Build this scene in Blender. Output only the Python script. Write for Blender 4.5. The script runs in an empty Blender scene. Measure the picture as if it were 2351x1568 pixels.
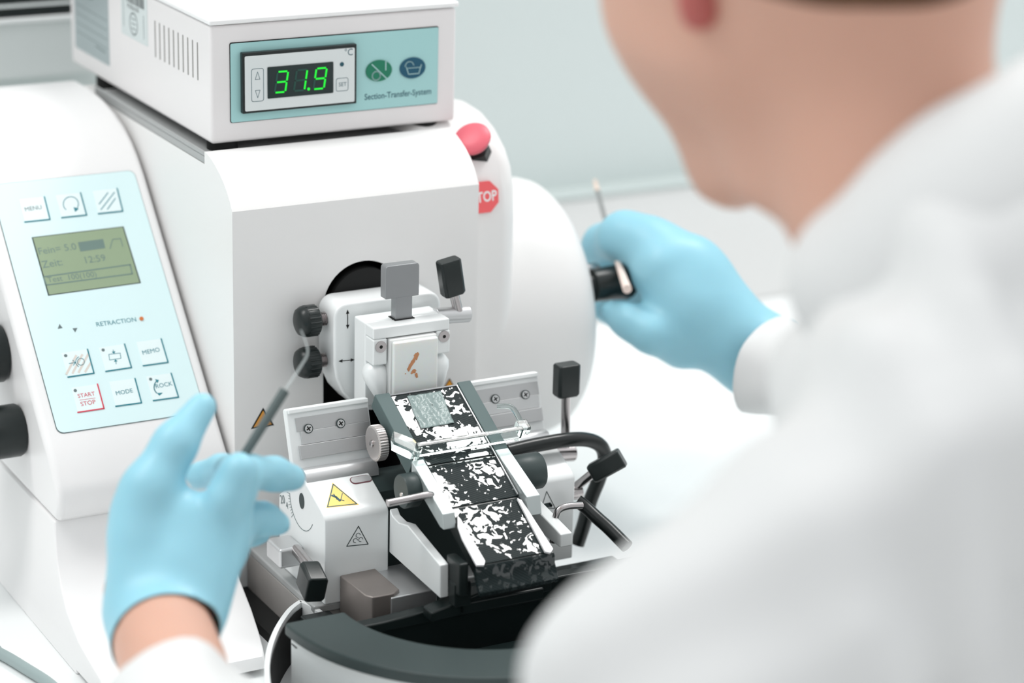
import bpy, bmesh, math, random
import numpy as np
from mathutils import Vector, Matrix
random.seed(4)
SC = bpy.context.scene
COL = SC.collection
# ------------------------------------------------------------------ camera, world, lights, exposure
YAW, PITCH, ROLL, FPX = 0.499576, 0.31755443, 0.02499123, 5856.13
def _rot():
    f = np.array([math.sin(YAW)*math.cos(PITCH), math.cos(YAW)*math.cos(PITCH), -math.sin(PITCH)])
    rt = np.array([math.cos(YAW), -math.sin(YAW), 0.]); up = np.cross(rt, f)
    r2 = rt*math.cos(ROLL)+up*math.sin(ROLL); u2 = -rt*math.sin(ROLL)+up*math.cos(ROLL)
    return np.array([r2, -u2, f])
RR = _rot()
def ray(px, py): return RR.T @ np.array([(px-1175.5)/FPX, (py-784.)/FPX, 1.])
CAM = np.array([0, 0, .235])-1.43*ray(533, 487)
cd = bpy.data.cameras.new('camera'); cam = bpy.data.objects.new('camera', cd); COL.objects.link(cam)
M = Matrix((RR[0], -RR[1], -RR[2])).transposed().to_4x4(); M.translation = Vector(CAM)
cam.matrix_world = M
cd.sensor_width = 36; cd.lens = FPX*36/2351; cd.clip_start = .05; cd.clip_end = 50
cd.dof.use_dof = True; cd.dof.focus_distance = 1.425; cd.dof.aperture_fstop = 4.0; cd.dof.aperture_blades = 0
SC.camera = cam
SC.view_settings.view_transform = 'Standard'; SC.view_settings.look = 'None'
SC.view_settings.gamma = 1; SC.view_settings.use_curve_mapping = False
SC.view_settings.exposure = 0.14
SC.cycles.use_denoising = True
SC.cycles.max_bounces = 8

w = bpy.data.worlds.new('room_light'); SC.world = w; w.use_nodes = True
nt = w.node_tree; nt.nodes.clear()
o_ = nt.nodes.new('ShaderNodeOutputWorld'); b_ = nt.nodes.new('ShaderNodeBackground')
tc = nt.nodes.new('ShaderNodeTexCoord'); sx = nt.nodes.new('ShaderNodeSeparateXYZ')
rz = nt.nodes.new('ShaderNodeMapRange'); ry = nt.nodes.new('ShaderNodeMapRange'); mu = nt.nodes.new('ShaderNodeMath'); mu.operation = 'MULTIPLY'
nt.links.new(tc.outputs['Generated'], sx.inputs[0])
nt.links.new(sx.outputs['Z'], rz.inputs['Value']); nt.links.new(sx.outputs['Y'], ry.inputs['Value'])
rz.inputs['From Min'].default_value = -.3; rz.inputs['From Max'].default_value = .7
rz.inputs['To Min'].default_value = .62; rz.inputs['To Max'].default_value = 1.0
ry.inputs['From Min'].default_value = -.9; ry.inputs['From Max'].default_value = .1
ry.inputs['To Min'].default_value = .84; ry.inputs['To Max'].default_value = 1.0
nt.links.new(rz.outputs[0], mu.inputs[0]); nt.links.new(ry.outputs[0], mu.inputs[1])
rx = nt.nodes.new('ShaderNodeMapRange'); mv = nt.nodes.new('ShaderNodeMath'); mv.operation = 'MULTIPLY'
rx.inputs['From Min'].default_value = 0; rx.inputs['From Max'].default_value = 1; rx.inputs['To Min'].default_value = .97; rx.inputs['To Max'].default_value = 1.3
nt.links.new(sx.outputs['X'], rx.inputs['Value']); nt.links.new(mu.outputs[0], mv.inputs[0]); nt.links.new(rx.outputs[0], mv.inputs[1])
nt.links.new(mv.outputs[0], b_.inputs['Strength'])
b_.inputs['Color'].default_value = (.97, .99, 1, 1)
nt.links.new(b_.outputs[0], o_.inputs[0])
def panel_lamp(name, loc, sx_, sy_, power, tgt=None):
    l = bpy.data.lights.new(name, 'AREA'); l.shape = 'RECTANGLE'; l.size = sx_; l.size_y = sy_; l.energy = power
    l.color = (1, .99, .97)
    o = bpy.data.objects.new(name, l); COL.objects.link(o); o.location = loc
    d = Vector(tgt)-Vector(loc) if tgt else Vector((0, 0, -1))
    o.rotation_euler = d.to_track_quat('-Z', 'Y').to_euler()
panel_lamp('ceiling_lamp', (1.0, .33, 1.9), .5, .5, 16, (.09, -.12, .1))
panel_lamp('ceiling_lamp', (-.9, .25, 1.9), 1.2, .6, 17)

# ------------------------------------------------------------------ helpers
MM = .001
def P(px, py, **k):                       # a photo point on a plane x=, y=, z= (mm) or at a distance d (mm)
    (a, v), = k.items(); d = ray(px, py); v = v*MM
    t = v if a == 'd' else (v-CAM['xyz'.index(a)])/d['xyz'.index(a)]
    return (CAM+t*d)*1000
class Frame:
    def __init__(s, o, U, V):
        s.o = np.array(o, float); s.U = np.array(U, float); s.U /= np.linalg.norm(s.U)
        V = np.array(V, float); V -= s.U*(V@s.U); s.V = V/np.linalg.norm(V); s.N = np.cross(s.U, s.V)
    def uv(s, px, py):
        d = ray(px, py); o = s.o*MM; t = ((o-CAM)@s.N)/(d@s.N); p = (CAM+t*d-o)*1000
        return (float(p@s.U), float(p@s.V))
    def at(s, u, v, n=0): return s.o+s.U*u+s.V*v+s.N*n

_mats = {}
def mat(name, col, rough=.5, metal=0, bump=0, bscale=200, spec=.5, trans=0, ior=1.45, emit=0, sss=0, var=0, vscale=30, coat=0, stretch=None, alpha=1):
    if name in _mats: return _mats[name]
    m = bpy.data.materials.new(name); m.use_nodes = True; n = m.node_tree; p = n.nodes['Principled BSDF']
    c = (*[((x/255)/12.92 if x/255 <= .04045 else ((x/255+.055)/1.055)**2.4) for x in col], 1)
    p.inputs['Base Color'].default_value = c; p.inputs['Roughness'].default_value = rough; p.inputs['Metallic'].default_value = metal
    p.inputs['Specular IOR Level'].default_value = spec; p.inputs['IOR'].default_value = ior
    p.inputs['Transmission Weight'].default_value = trans; p.inputs['Coat Weight'].default_value = coat; p.inputs['Coat Roughness'].default_value = .1
    if alpha < 1: p.inputs['Alpha'].default_value = alpha
    if sss:
        p.inputs['Subsurface Weight'].default_value = sss; p.inputs['Subsurface Radius'].default_value = (.006, .002, .001); p.inputs['Subsurface Scale'].default_value = 1
    if emit: p.inputs['Emission Color'].default_value = c; p.inputs['Emission Strength'].default_value = emit
    if bump or var:
        t = n.nodes.new('ShaderNodeTexCoord'); mp = n.nodes.new('ShaderNodeMapping'); n.links.new(t.outputs['Object'], mp.inputs[0])
        if stretch: mp.inputs['Scale'].default_value = stretch
        if bump:
            nz = n.nodes.new('ShaderNodeTexNoise'); nz.inputs['Scale'].default_value = bscale; nz.inputs['Detail'].default_value = 3
            n.links.new(mp.outputs[0], nz.inputs['Vector'])
            bp = n.nodes.new('ShaderNodeBump'); bp.inputs['Strength'].default_value = bump; bp.inputs['Distance'].default_value = .001
            n.links.new(nz.outputs[0], bp.inputs['Height']); n.links.new(bp.outputs[0], p.inputs['Normal'])
        if var:
            nz = n.nodes.new('ShaderNodeTexNoise'); nz.inputs['Scale'].default_value = vscale; n.links.new(mp.outputs[0], nz.inputs['Vector'])
            mx = n.nodes.new('ShaderNodeMix'); mx.data_type = 'RGBA'
            mx.inputs[6].default_value = tuple(x*(1-var) for x in c[:3])+(1,); mx.inputs[7].default_value = tuple(min(1, x*(1+var)) for x in c[:3])+(1,)
            n.links.new(nz.outputs[0], mx.inputs[0]); n.links.new(mx.outputs[2], p.inputs['Base Color'])
    _mats[name] = m; return m
WHITE = mat('white_plastic', (240, 239, 239), .38, bump=.03, bscale=900)
WHITE2 = mat('white_housing', (238, 237, 236), .42, bump=.03, bscale=900)
BOXW = mat('white_enamel', (236, 233, 233), .35, bump=.03, bscale=1500)
BENCH = mat('bench_laminate', (243, 245, 245), .45, var=.01)
WALLM = mat('wall_paint', (216, 224, 223), .8, var=.015, vscale=3)
LEDGE = mat('ledge_paint', (230, 230, 229), .7, var=.01)
BLACK = mat('black_plastic', (24, 32, 32), .32, bump=.03, bscale=900)
BLACKM = mat('black_matte', (8, 9, 9), .7, var=.02)
RUBBER = mat('black_rubber', (18, 24, 24), .28, bump=.02, bscale=600)
GREY = mat('dark_grey_coating', (52, 64, 64), .42, bump=.03, bscale=900)
SILVER = mat('silver_coating', (238, 241, 241), .33, metal=.12, bump=.02, bscale=1500)
SATIN = mat('satin_steel', (205, 206, 207), .36, metal=.7, bump=.03, bscale=500, stretch=(1, 1, 1))
BRUSHED = mat('brushed_aluminium', (192, 193, 194), .42, metal=.5, bump=.05, bscale=900, stretch=(.05, 1, 1))
STEEL = mat('polished_steel', (185, 180, 180), .2, metal=1, var=.03)
BROWNM = mat('bronze_grey_steel', (150, 142, 138), .4, metal=.6, var=.08, vscale=60)
PLATEG = mat('grey_plate', (176, 178, 178), .45, metal=.3, var=.03)
TEAL = mat('teal_foil', (168, 214, 214), .4, var=.01)
PALE = mat('pale_blue_foil', (222, 245, 247), .3, var=.01)
INK = mat('teal_ink', (38, 128, 142), .5, var=.02)
INKG = mat('grey_ink', (105, 120, 122), .5, var=.02)
INKN = mat('navy_ink', (36, 84, 98), .5, var=.02)
RED = mat('red_ink', (214, 70, 90), .5, var=.02)
PINKI = mat('mauve_ink', (196, 120, 150), .5, var=.02)
LIME = mat('lcd_green', (150, 168, 138), .25, var=.02)
LCDINK = mat('lcd_ink', (112, 135, 128), .4, var=.02)
YELLOW = mat('yellow_sticker', (250, 214, 110), .4, var=.01)
ORANGE = mat('orange_sticker', (236, 160, 40), .4, var=.01)
DISP = mat('led_window', (28, 44, 44), .2, var=.02)
LEDON = mat('led_lit', (20, 220, 50), .4, emit=.55)
LEDOFF = mat('led_unlit', (26, 76, 66), .4, var=.02)
GREENB = mat('green_key', (20, 122, 92), .3, var=.02)
BLUEB = mat('blue_key', (14, 82, 108), .3, var=.02)
PALEINK = mat('pale_ink', (170, 205, 205), .4, var=.02)
REDCAP = mat('red_cap', (226, 104, 118), .4, var=.02)
REDST = mat('red_sticker', (248, 104, 108), .5, var=.02)
CLEAR = mat('clear_acrylic', (235, 245, 243), .04, trans=1, ior=1.3)
WAX = mat('paraffin_wax', (238, 240, 238), .3, sss=.3, var=.01)
TISSUE = mat('tissue', (204, 142, 100), .5, var=.25, vscale=400)

def curve_smooth(me, ang=40):
    for p in me.polygons: p.use_smooth = True
    me.set_sharp_from_angle(angle=math.radians(ang))
class MB:
    def __init__(s): s.v = []; s.f = []; s.m = []; s.k = 0
    def mat(s, k): s.k = k; return s
    def add(s, vs, fs):
        b = len(s.v); s.v += [tuple(float(c) for c in v) for v in vs]; s.f += [[b+i for i in f] for f in fs]; s.m += [s.k]*len(fs); return s
    def box(s, x0, x1, y0, y1, z0, z1):
        return s.add([(x, y, z) for z in (z0, z1) for y in (y0, y1) for x in (x0, x1)],
                     [(0, 2, 3, 1), (4, 5, 7, 6), (0, 1, 5, 4), (2, 6, 7, 3), (0, 4, 6, 2), (1, 3, 7, 5)])
    def loft(s, rings, cap=True, closed=True):
        n = len(rings[0]); vs = [p for r in rings for p in r]; fs = []
        for i in range(len(rings)-1):
            for j in range(n if closed else n-1):
                fs.append((i*n+j, i*n+(j+1) % n, (i+1)*n+(j+1) % n, (i+1)*n+j))
        if cap and closed: fs += [tuple(range(n))[::-1], tuple(range((len(rings)-1)*n, len(rings)*n))]
        return s.add(vs, fs)
    def prism_x(s, prof, x0, x1): return s.loft([[(x, y, z) for y, z in prof] for x in (x0, x1)])
    def prism_y(s, prof, y0, y1): return s.loft([[(x, y, z) for x, z in prof] for y in (y0, y1)])
    def prism_z(s, prof, z0, z1): return s.loft([[(x, y, z) for x, y in prof] for z in (z0, z1)])
    def tube(s, pts, r, n=16, smooth=0):
        pts = [np.array(p, float) for p in pts]
        rs = list(r) if hasattr(r, '__len__') else [r]*len(pts)
        if smooth:
            q = []; rq = []
            for i in range(len(pts)-1):
                p0 = pts[max(i-1, 0)]; p1 = pts[i]; p2 = pts[i+1]; p3 = pts[min(i+2, len(pts)-1)]
                for t in np.arange(smooth)/smooth:
                    q.append(.5*((2*p1)+(p2-p0)*t+(2*p0-5*p1+4*p2-p3)*t*t+(3*p1-p0-3*p2+p3)*t**3)); rq.append(rs[i]*(1-t)+rs[i+1]*t)
            q.append(pts[-1]); rq.append(rs[-1]); pts, rs = q, rq
        T = [pts[min(i+1, len(pts)-1)]-pts[max(i-1, 0)] for i in range(len(pts))]; T = [t/np.linalg.norm(t) for t in T]
        a = np.array([0, 0, 1.]) if abs(T[0][2]) < .9 else np.array([1., 0, 0])
        rings = []
        for p, t, rr in zip(pts, T, rs):
            u = a-t*(a@t); u /= np.linalg.norm(u); a = u; v = np.cross(t, u)
            rings.append([p+rr*(u*math.cos(2*math.pi*j/n)+v*math.sin(2*math.pi*j/n)) for j in range(n)])
        return s.loft(rings)
    def cyl(s, p0, p1, r, n=32, r1=None): return s.tube([p0, p1], [r, r if r1 is None else r1], n)
    def lathe(s, c, axis, prof, n=48, flute=0):     # prof: (along, radius)
        ax = np.array(axis, float); ax /= np.linalg.norm(ax); a = np.array([0, 0, 1.]) if abs(ax[2]) < .9 else np.array([1., 0, 0])
        u = a-ax*(a@ax); u /= np.linalg.norm(u); v = np.cross(ax, u); c = np.array(c, float)
        return s.loft([[c+ax*h+(r*(1-(flute if j % 4 < 2 else 0)))*(u*math.cos(2*math.pi*j/n)+v*math.sin(2*math.pi*j/n)) for j in range(n)] for h, r in prof])
    def fpoly(s, F, pts, n0=0, n1=.15):             # flat plate in a frame
        a = sum(pts[i][0]*pts[(i+1) % len(pts)][1]-pts[(i+1) % len(pts)][0]*pts[i][1] for i in range(len(pts)))
        if a < 0: pts = pts[::-1]
        return s.loft([[F.at(u, v, n) for u, v in pts] for n in (n0, n1)])
    def fbox(s, F, u0, u1, v0, v1, n0, n1): return s.fpoly(F, [(u0, v0), (u1, v0), (u1, v1), (u0, v1)], n0, n1)
    def fline(s, F, pts, w=.4, n0=0, n1=.2, closed=False):
        pts = [np.array(p, float) for p in pts]
        if closed: pts = pts+[pts[0]]
        for a, b in zip(pts[:-1], pts[1:]):
            d = b-a; L = np.linalg.norm(d)
            if L < 1e-6: continue
            d /= L; q = np.array([-d[1], d[0]])*w/2; e = d*w*.3
            s.fpoly(F, [tuple(a-e-q), tuple(b+e-q), tuple(b+e+q), tuple(a-e+q)], n0, n1)
        return s
    def fround(s, F, u0, u1, v0, v1, r, n0, n1):
        pts = []
        for cx, cy, a0 in ((u1-r, v1-r, 0), (u0+r, v1-r, 90), (u0+r, v0+r, 180), (u1-r, v0+r, 270)):
            for k in range(6): a = math.radians(a0+k*18); pts.append((cx+r*math.cos(a), cy+r*math.sin(a)))
        return s.fpoly(F, pts, n0, n1)
    def fdisc(s, F, u, v, ru, rv=None, n0=0, n1=.2, n=28):
        rv = rv or ru
        return s.fpoly(F, [(u+ru*math.cos(2*math.pi*k/n), v+rv*math.sin(2*math.pi*k/n)) for k in range(n)], n0, n1)
    def ftext(s, F, txt, a, b, n0=.1, thick=.1, hs=1.0, bold=0):   # text fitted between frame points a and b on its baseline
        cu = bpy.data.curves.new('t', 'FONT'); cu.body = txt; cu.size = 1; cu.resolution_u = 3; cu.offset = bold
        ob = bpy.data.objects.new('t', cu); COL.objects.link(ob); bpy.context.view_layer.update()
        me = bpy.data.meshes.new_from_object(ob.evaluated_get(bpy.context.evaluated_depsgraph_get()))
        co = np.array([v.co[:] for v in me.vertices]); fs = [list(p.vertices) for p in me.polygons]
        bpy.data.objects.remove(ob); bpy.data.curves.remove(cu); bpy.data.meshes.remove(me)
        x0, x1 = co[:, 0].min(), co[:, 0].max(); a = np.array(a, float); b = np.array(b, float); d = b-a; L = np.linalg.norm(d); d /= L
        q = np.array([-d[1], d[0]]); k = L/(x1-x0); vs = []
        for c in co: p = a+d*(c[0]-x0)*k+q*c[1]*k*hs; vs.append(F.at(p[0], p[1], n0+thick))
        return s.add(vs, fs)
    def build(s, name, mats, parent=None, bevel=0, seg=2, smooth=40, blim=35):
        me = bpy.data.meshes.new(name); me.from_pydata([(x*MM, y*MM, z*MM) for x, y, z in s.v], [], s.f)
        bm = bmesh.new(); bm.from_mesh(me); bmesh.ops.recalc_face_normals(bm, faces=bm.faces); bm.to_mesh(me); bm.free()
        if not isinstance(mats, (list, tuple)): mats = [mats]
        for m in mats: me.materials.append(m)
        for p, k in zip(me.polygons, s.m): p.material_index = min(k, len(mats)-1)
        curve_smooth(me, smooth)
        o = bpy.data.objects.new(name, me); COL.objects.link(o)
        if bevel:
            b = o.modifiers.new('bevel', 'BEVEL'); b.width = bevel*MM; b.segments = seg; b.limit_method = 'ANGLE'; b.angle_limit = math.radians(blim); b.harden_normals = True
        if parent is not None:
            o.parent = parent
            if parent.type == 'EMPTY': o.matrix_parent_inverse = Matrix.Translation(-parent.location)
        return o
def thing(name, label, cat, loc=(0, 0, 0), group=None):
    o = bpy.data.objects.new(name, None); COL.objects.link(o); o.empty_display_size = .02
    o.location = Vector(loc)*MM; o['label'] = label; o['category'] = cat
    if group: o['group'] = group
    return o
def tag(o, label, cat, group=None):
    o['label'] = label; o['category'] = cat
    if group: o['group'] = group
    return o
def plabel(o, label): o['label'] = label; return o
def struct(o): o['kind'] = 'structure'; return o
def arc(cx, cy, r, a0, a1, n=12): return [(cx+r*math.cos(math.radians(a0+(a1-a0)*k/n)), cy+r*math.sin(math.radians(a0+(a1-a0)*k/n))) for k in range(n+1)]
def xz(px, py, y): p = P(px, py, y=y); return (p[0], p[2])
def yz(px, py, x): p = P(px, py, x=x); return (p[1], p[2])

# ------------------------------------------------------------------ setting
struct(MB().box(-2500, 3200, 398, 450, -750, 1500).build('wall_back', WALLM))
struct(MB().box(-2500, 3200, -2500, 398, -780, -750).build('floor', LEDGE))
struct(MB().box(-1500, 2600, 372, 397.8, 0, 104).build('trim_1', LEDGE, bevel=3))
struct(MB().box(-1500, 2600, 370.5, 397.8, 104.2, 107).build('trim_2', mat('trim_grey', (190, 199, 198), .7, var=.01), bevel=.8))
bench = thing('lab_bench', 'long white laminate bench top the microtome stands on', 'bench', (300, 0, -30))
MB().box(-1500, 2600, -330, 397, -30, 0).build('bench_top', BENCH, bench, bevel=3)
for x in (-1400, 2450): MB().box(x, x+60, -250, -190, -750, -30).build('leg', LEDGE, bench, bevel=2)
for x in (-1400, 2450): MB().box(x, x+60, 320, 380, -750, -30).build('leg', LEDGE, bench, bevel=2)
bk = thing('wall_unit', 'blurred grey wall unit with dark top edge behind the microtome at far left', 'wall unit', (-200, 380, 237))
GB = mat('grey_green_housing', (224, 230, 229), .6, var=.01)
zt = P(80, 37, y=362)[2]
MB().box(-460, 60, 366, 397.8, 237, zt-4.5).build('housing', GB, bk, bevel=2)
plabel(MB().box(-460, 60, 362, 397.8, zt, 330).build('top_cover', BLACK, bk, bevel=2), 'black top cover')
MB().box(-460, 60, 360, 397.8, zt-4, zt-.3).build('rim', SILVER, bk, bevel=1)
MB().box(-460, 60, 361, 363, zt+7, zt+9).build('strip', GB, bk)

# ------------------------------------------------------------------ microtome
mt = thing('microtome', 'white rotary microtome with pale blue keypad and round handwheel housing', 'microtome', (40, 100, 0))
def cut(obj, cutter):
    b = obj.modifiers.new('b', 'BOOLEAN'); b.object = cutter; b.operation = 'DIFFERENCE'; b.solver = 'EXACT'
    bpy.context.view_layer.update()
    me = bpy.data.meshes.new_from_object(obj.evaluated_get(bpy.context.evaluated_depsgraph_get()))
    obj.modifiers.clear(); obj.data = me
    bpy.data.objects.remove(cutter)
    curve_smooth(me, 20)
ar = [(0, 235), (3, 239.6), (7, 244.4), (12, 248.8), (18, 252.8), (25, 256.2), (32, 258.9), (39, 260.4)]
bp_ = [(0, 30)]+ar+[(41, 260.4), (41, 253), (262, 253), (262, 30)]
bh = MB().prism_x(bp_, 0, 156).build('body_housing', [WHITE2, BLACKM], mt)
ctr = MB().mat(1).prism_y([(55.9, 60), (107.2, 60)]+arc(81.5, 171.3, 25.7, 0, 180, 24), -5, 45).build('cut', [WHITE2, BLACKM])
cut(bh, ctr)
MB().box(56.3, 106.8, 40, 44, 61, 190).build('slot_liner', BLACKM, mt)
# control pod
kz = lambda y: 87.06+1.061*y
pod = [(6, 64), (1.5, 68), (-.8, 75), (-.6, 82), (1, kz(1))]+[(y, kz(y)) for y in (20, 60, 100, 132)]+[(142, 236), (152, 243), (165, 249.5), (180, 254.3), (200, 258), (225, 260), (250, 259.5), (262, 255), (270, 240), (270, 64)]
MB().prism_x(pod, -107, -2.5).build('control_pod', WHITE, mt, bevel=4.5, seg=5, smooth=50, blim=50)
# base of the pod: wedge with forward foot
rows = [(270, 0, -119, -8), (270, 64, -107, -8), (7, 64, -107, -8), (4, 56, -108, -8), (-2, 44, -109.5, -8), (-12, 33, -111, -8), (-28, 24, -113, -9), (-55, 17.5, -115.5, -13), (-80, 15, -117, -19), (-98, 13.5, -118, -24), (-103, 11, -118.5, -25.5), (-104, 7, -118.8, -25.5), (-104, 3.5, -119, -25.5), (-60, 2.5, -119, -14), (-60, 0, -119, -14)]
rg = [[(r[2], r[0], r[1]) for r in rows], [(r[3], r[0], r[1]) for r in rows]]
MB().loft(rg).build('base', WHITE, mt, bevel=1.6, seg=3, smooth=45, blim=50)
MB().box(-8, 156, 0, 262, 0, 30).build('rear_base', WHITE2, mt)
# right housing and handwheel cover
lob = [(20, 0), (17, 120), (15.5, 205), (17.5, 225), (22, 239), (31, 250), (46, 260), (62, 265.5), (80, 267), (95, 265), (180, 258), (230, 220), (240, 160), (240, 0)]
MB().prism_x(lob, 128, 194).build('side_housing', WHITE2, mt, bevel=14, seg=8, smooth=50, blim=55)
MB().lathe((0, 100, 121), (1, 0, 0), [(157, 83), (200, 84), (232, 84), (243, 83.4), (249, 81.4), (253, 77.5), (255.5, 70), (256, 60), (256, 0.5)], 96).build('handwheel_cover', WHITE2, mt, smooth=30)
hd = MB(); hd.lathe((0, 37, 150), (1, 0, 0), [(253, 7.5), (256, 7.5), (257, 10.5), (272, 11), (281, 12), (284, 11), (285, 8)], 40)
plabel(hd.build('crank_handle', BLACK, mt), 'black crank handle')
MB().lathe((0, 41, 160), (1, 0, 0), [(253, 3.5), (262, 3.5), (264, 2)], 20).build('crank_pin', STEEL, mt)
# side knobs on the left
for (cy, cz, r, xa, xb) in ((*yz(44, 986, -108), 15.5, -165, -107.5), (*yz(3, 808, -108), 17.5, -165, -107.5)):
    k = MB(); k.lathe((0, cy, cz), (1, 0, 0), [(xa, r*.9), (xa+2, r), (xb-2, r), (xb, r*.93)], 48)
    plabel(k.build('side_knob', BLACK, mt), 'glossy black knob')
# top tray plate
tp = MB(); tp.box(0, 156, 41.5, 228, 253.3, 257.5); tp.box(0, 2, 41.5, 228, 257.5, 260)
tp.build('tray_plate', PLATEG, mt, bevel=.6)
# emergency stop
es = np.array([172., 31., 244.]); ed = np.array([-.52, -.42, .76]); ed /= np.linalg.norm(ed)
MB().lathe(es, ed, [(-8, 7.8), (6, 7.8), (7, 6), (13, 5.5)], 6).build('stop_base', BLACK, mt)
plabel(MB().lathe(es, ed, [(12, 7), (13.5, 10), (16, 11.4), (17.5, 11.2), (19, 9.3), (19.8, 5), (20, .3)], 40).build('stop_button', REDCAP, mt), 'red mushroom push button')
Fs = Frame((168, 16.6, 222), (1, 0, 0), (0, .13, 1))
st = MB(); R8 = 10.2
st.fpoly(Fs, [(R8*math.cos(math.radians(22.5+45*k)), R8*math.sin(math.radians(22.5+45*k))) for k in range(8)], 0, 1.2)
st.mat(1).ftext(Fs, 'STOP', (-8.2, -3), (8.4, -2.4), 1.2, .1, 1.25, .02)
plabel(st.build('stop_sticker', [REDST, mat('sticker_white', (250, 250, 250), .5)], mt), 'red octagonal sticker reading STOP')

# slide plate and base under the holder
MB().box(6.5, 156, -97, -1, 0, 28).build('front_base', mat('base_steel', (172, 168, 165), .45, metal=.25, var=.05, vscale=60), mt, bevel=.8)
sp = MB(); sp.prism_z([(6, -99), (158, -99), (158, -1), (10, -1), (6, -5)], 28.2, 33)
sp.build('slide_plate', PLATEG, mt, bevel=1.2, seg=3)
gp = MB(); gp.box(-7.8, 8.8, -96, -1, 0, 6).build('gap_floor', BLACKM, mt)

# warning stickers on the body front
Fb = Frame((0, 0, 0), (1, 0, 0), (0, 0, 1))
for pts in ([(604, 936), (629, 976), (576, 985)], [(1032, 868), (1046, 892), (1014, 897)]):
    q = [Fb.uv(*p) for p in pts]; c = np.mean(q, 0)
    s_ = MB(); s_.fpoly(Fb, [tuple(a) for a in q], 0, .2); s_.mat(1).fpoly(Fb, [tuple(c+(np.array(a)-c)*.78) for a in q], .2, .3)
    plabel(s_.build('warning_sticker', [BLACKM, ORANGE], mt), 'orange warning triangle on the body')

# keypad panel with its keys
Fk = Frame(np.array([0, 60, kz(60)])+np.array([0, -.728, .686])*.05, (1, 0, 0), (0, .6858, .7278))
def K(px, py): return Fk.uv(px, py)
kt = K(305, 392); kb = K(140, 995)
kp = MB(); kp.mat(1).fround(Fk, -98.6, -9.4, kb[1]-.3, kt[1]+.3, 4, 0, .35); kp.mat(0).fround(Fk, -98.2, -9.7, kb[1], kt[1], 4, .3, .6)
keypad = kp.build('keypad', [PALE, INKG], mt)
L0 = .6
def key(c0, c1, c2, ink, extra, pad=None):      # c0 bottom-left, c1 bottom-right, c2 top-right (pixels)
    b = MB(); p0, p1, p2 = [np.array(K(*c)) for c in (c0, c1, c2)]; p3 = p0+(p2-p1)
    b.fpoly(Fk, [tuple(p) for p in (p0, p1, p2, p3)], L0, L0+.2)
    b.mat(1).fline(Fk, [p0, p1, p2], .75, L0+.1, L0+.35)
    b.mat(2); extra(b)
    o = b.build('key', [pad or mat('key_white', (234, 248, 249), .35), ink, ink if ink is RED else INK, INKG, mat('key_stripe', (222, 214, 206), .5)], keypad); return o
T0 = L0+.2
def circ(cx, cy, rx, ry, a0, a1, n=14): return [K(cx+rx*math.cos(math.radians(a0+(a1-a0)*k/n)), cy+ry*math.sin(math.radians(a0+(a1-a0)*k/n))) for k in range(n+1)]
def ico_menu(b): b.mat(3).ftext(Fk, 'MENU', K(58, 487), K(96, 481), T0)
def ico_loop(b):
    b.fline(Fk, circ(162, 470, 17.5, 17, 130, 410), .45, T0, T0+.1); b.fpoly(Fk, [K(168, 477), K(172, 488), K(180, 481)], T0, T0+.12)
def ico_hatch(b):
    for a, c in (((227, 470), (247, 444)), ((231, 483), (262, 443)), ((246, 482), (264, 457))): b.fline(Fk, [K(*a), K(*c)], .5, T0, T0+.1)
def dot(b, x, y): u, v = K(x, y); b.mat(3).fdisc(Fk, u, v, .95, .95, T0, T0+.15); b.mat(2)
def ico_trim(b):
    b.mat(4)
    for k in range(4): b.fline(Fk, [K(152+14*k, 860-2*k), K(152+14*k+22, 818-2*k)] if k < 3 else [K(195, 855), K(207, 835)], 1.3, T0, T0+.05)
    b.mat(2); b.fline(Fk, circ(185, 832, 8, 8, 0, 360), .3, T0+.05, T0+.15, True); b.fline(Fk, circ(187, 832, 14, 13, 120, 240), .3, T0+.05, T0+.15)
    b.fline(Fk, [K(158, 836), K(171, 834)], .3, T0+.05, T0+.15); b.fline(Fk, [K(166, 828), K(172, 834), K(168, 840)], .3, T0+.05, T0+.15); dot(b, 150, 818)
def ico_sect(b):
    b.fline(Fk, [K(249, 815), K(275, 812), K(277, 824), K(251, 828)], .3, T0, T0+.1, True)
    b.fline(Fk, [K(259, 805), K(261, 812)], .35, T0, T0+.1); b.fpoly(Fk, [K(256, 809), K(264, 808), K(261, 814)], T0, T0+.12)
    b.fline(Fk, [K(265, 829), K(266, 837)], .35, T0, T0+.1); b.fpoly(Fk, [K(261, 832), K(269, 831), K(264, 826)], T0, T0+.12); dot(b, 236, 805)
def ico_memo(b): b.ftext(Fk, 'MEMO', K(328, 816), K(367, 808), T0)
def ico_mode(b): b.ftext(Fk, 'MODE', K(267, 909), K(305, 902), T0)
def ico_rock(b):
    b.ftext(Fk, 'ROCK', K(358, 893), K(396, 886), T0); b.fline(Fk, circ(370, 890, 17, 18, 130, 230), .6, T0, T0+.1)
    b.fpoly(Fk, [K(355, 872), K(364, 874), K(361, 881)], T0, T0+.12); b.fpoly(Fk, [K(360, 904), K(373, 903), K(365, 910)], T0, T0+.12); dot(b, 345, 872)
def ico_start(b):
    dot(b, 172, 898); b.mat(2)
    b.ftext(Fk, 'START', K(179, 915), K(218, 909), T0); b.ftext(Fk, 'STOP', K(186, 934), K(220, 928), T0); b.fline(Fk, [K(182, 920), K(218, 915)], .2, T0, T0+.1)
key((56, 511), (114, 505), (101, 453), INK, ico_menu)
key((141, 501), (198, 495), (184, 444), INK, ico_loop)
key((225, 492), (281, 486), (268, 434), INK, ico_hatch)
key((155, 867), (215, 858), (200, 803), INK, ico_trim)
key((242, 854), (301, 845), (285, 791), INK, ico_sect)
key((328, 841), (385, 833), (369, 779), INK, ico_memo)
key((178, 948), (238, 939), (223, 883), RED, ico_start)
key((265, 934), (324, 926), (309, 870), INK, ico_mode)
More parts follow.
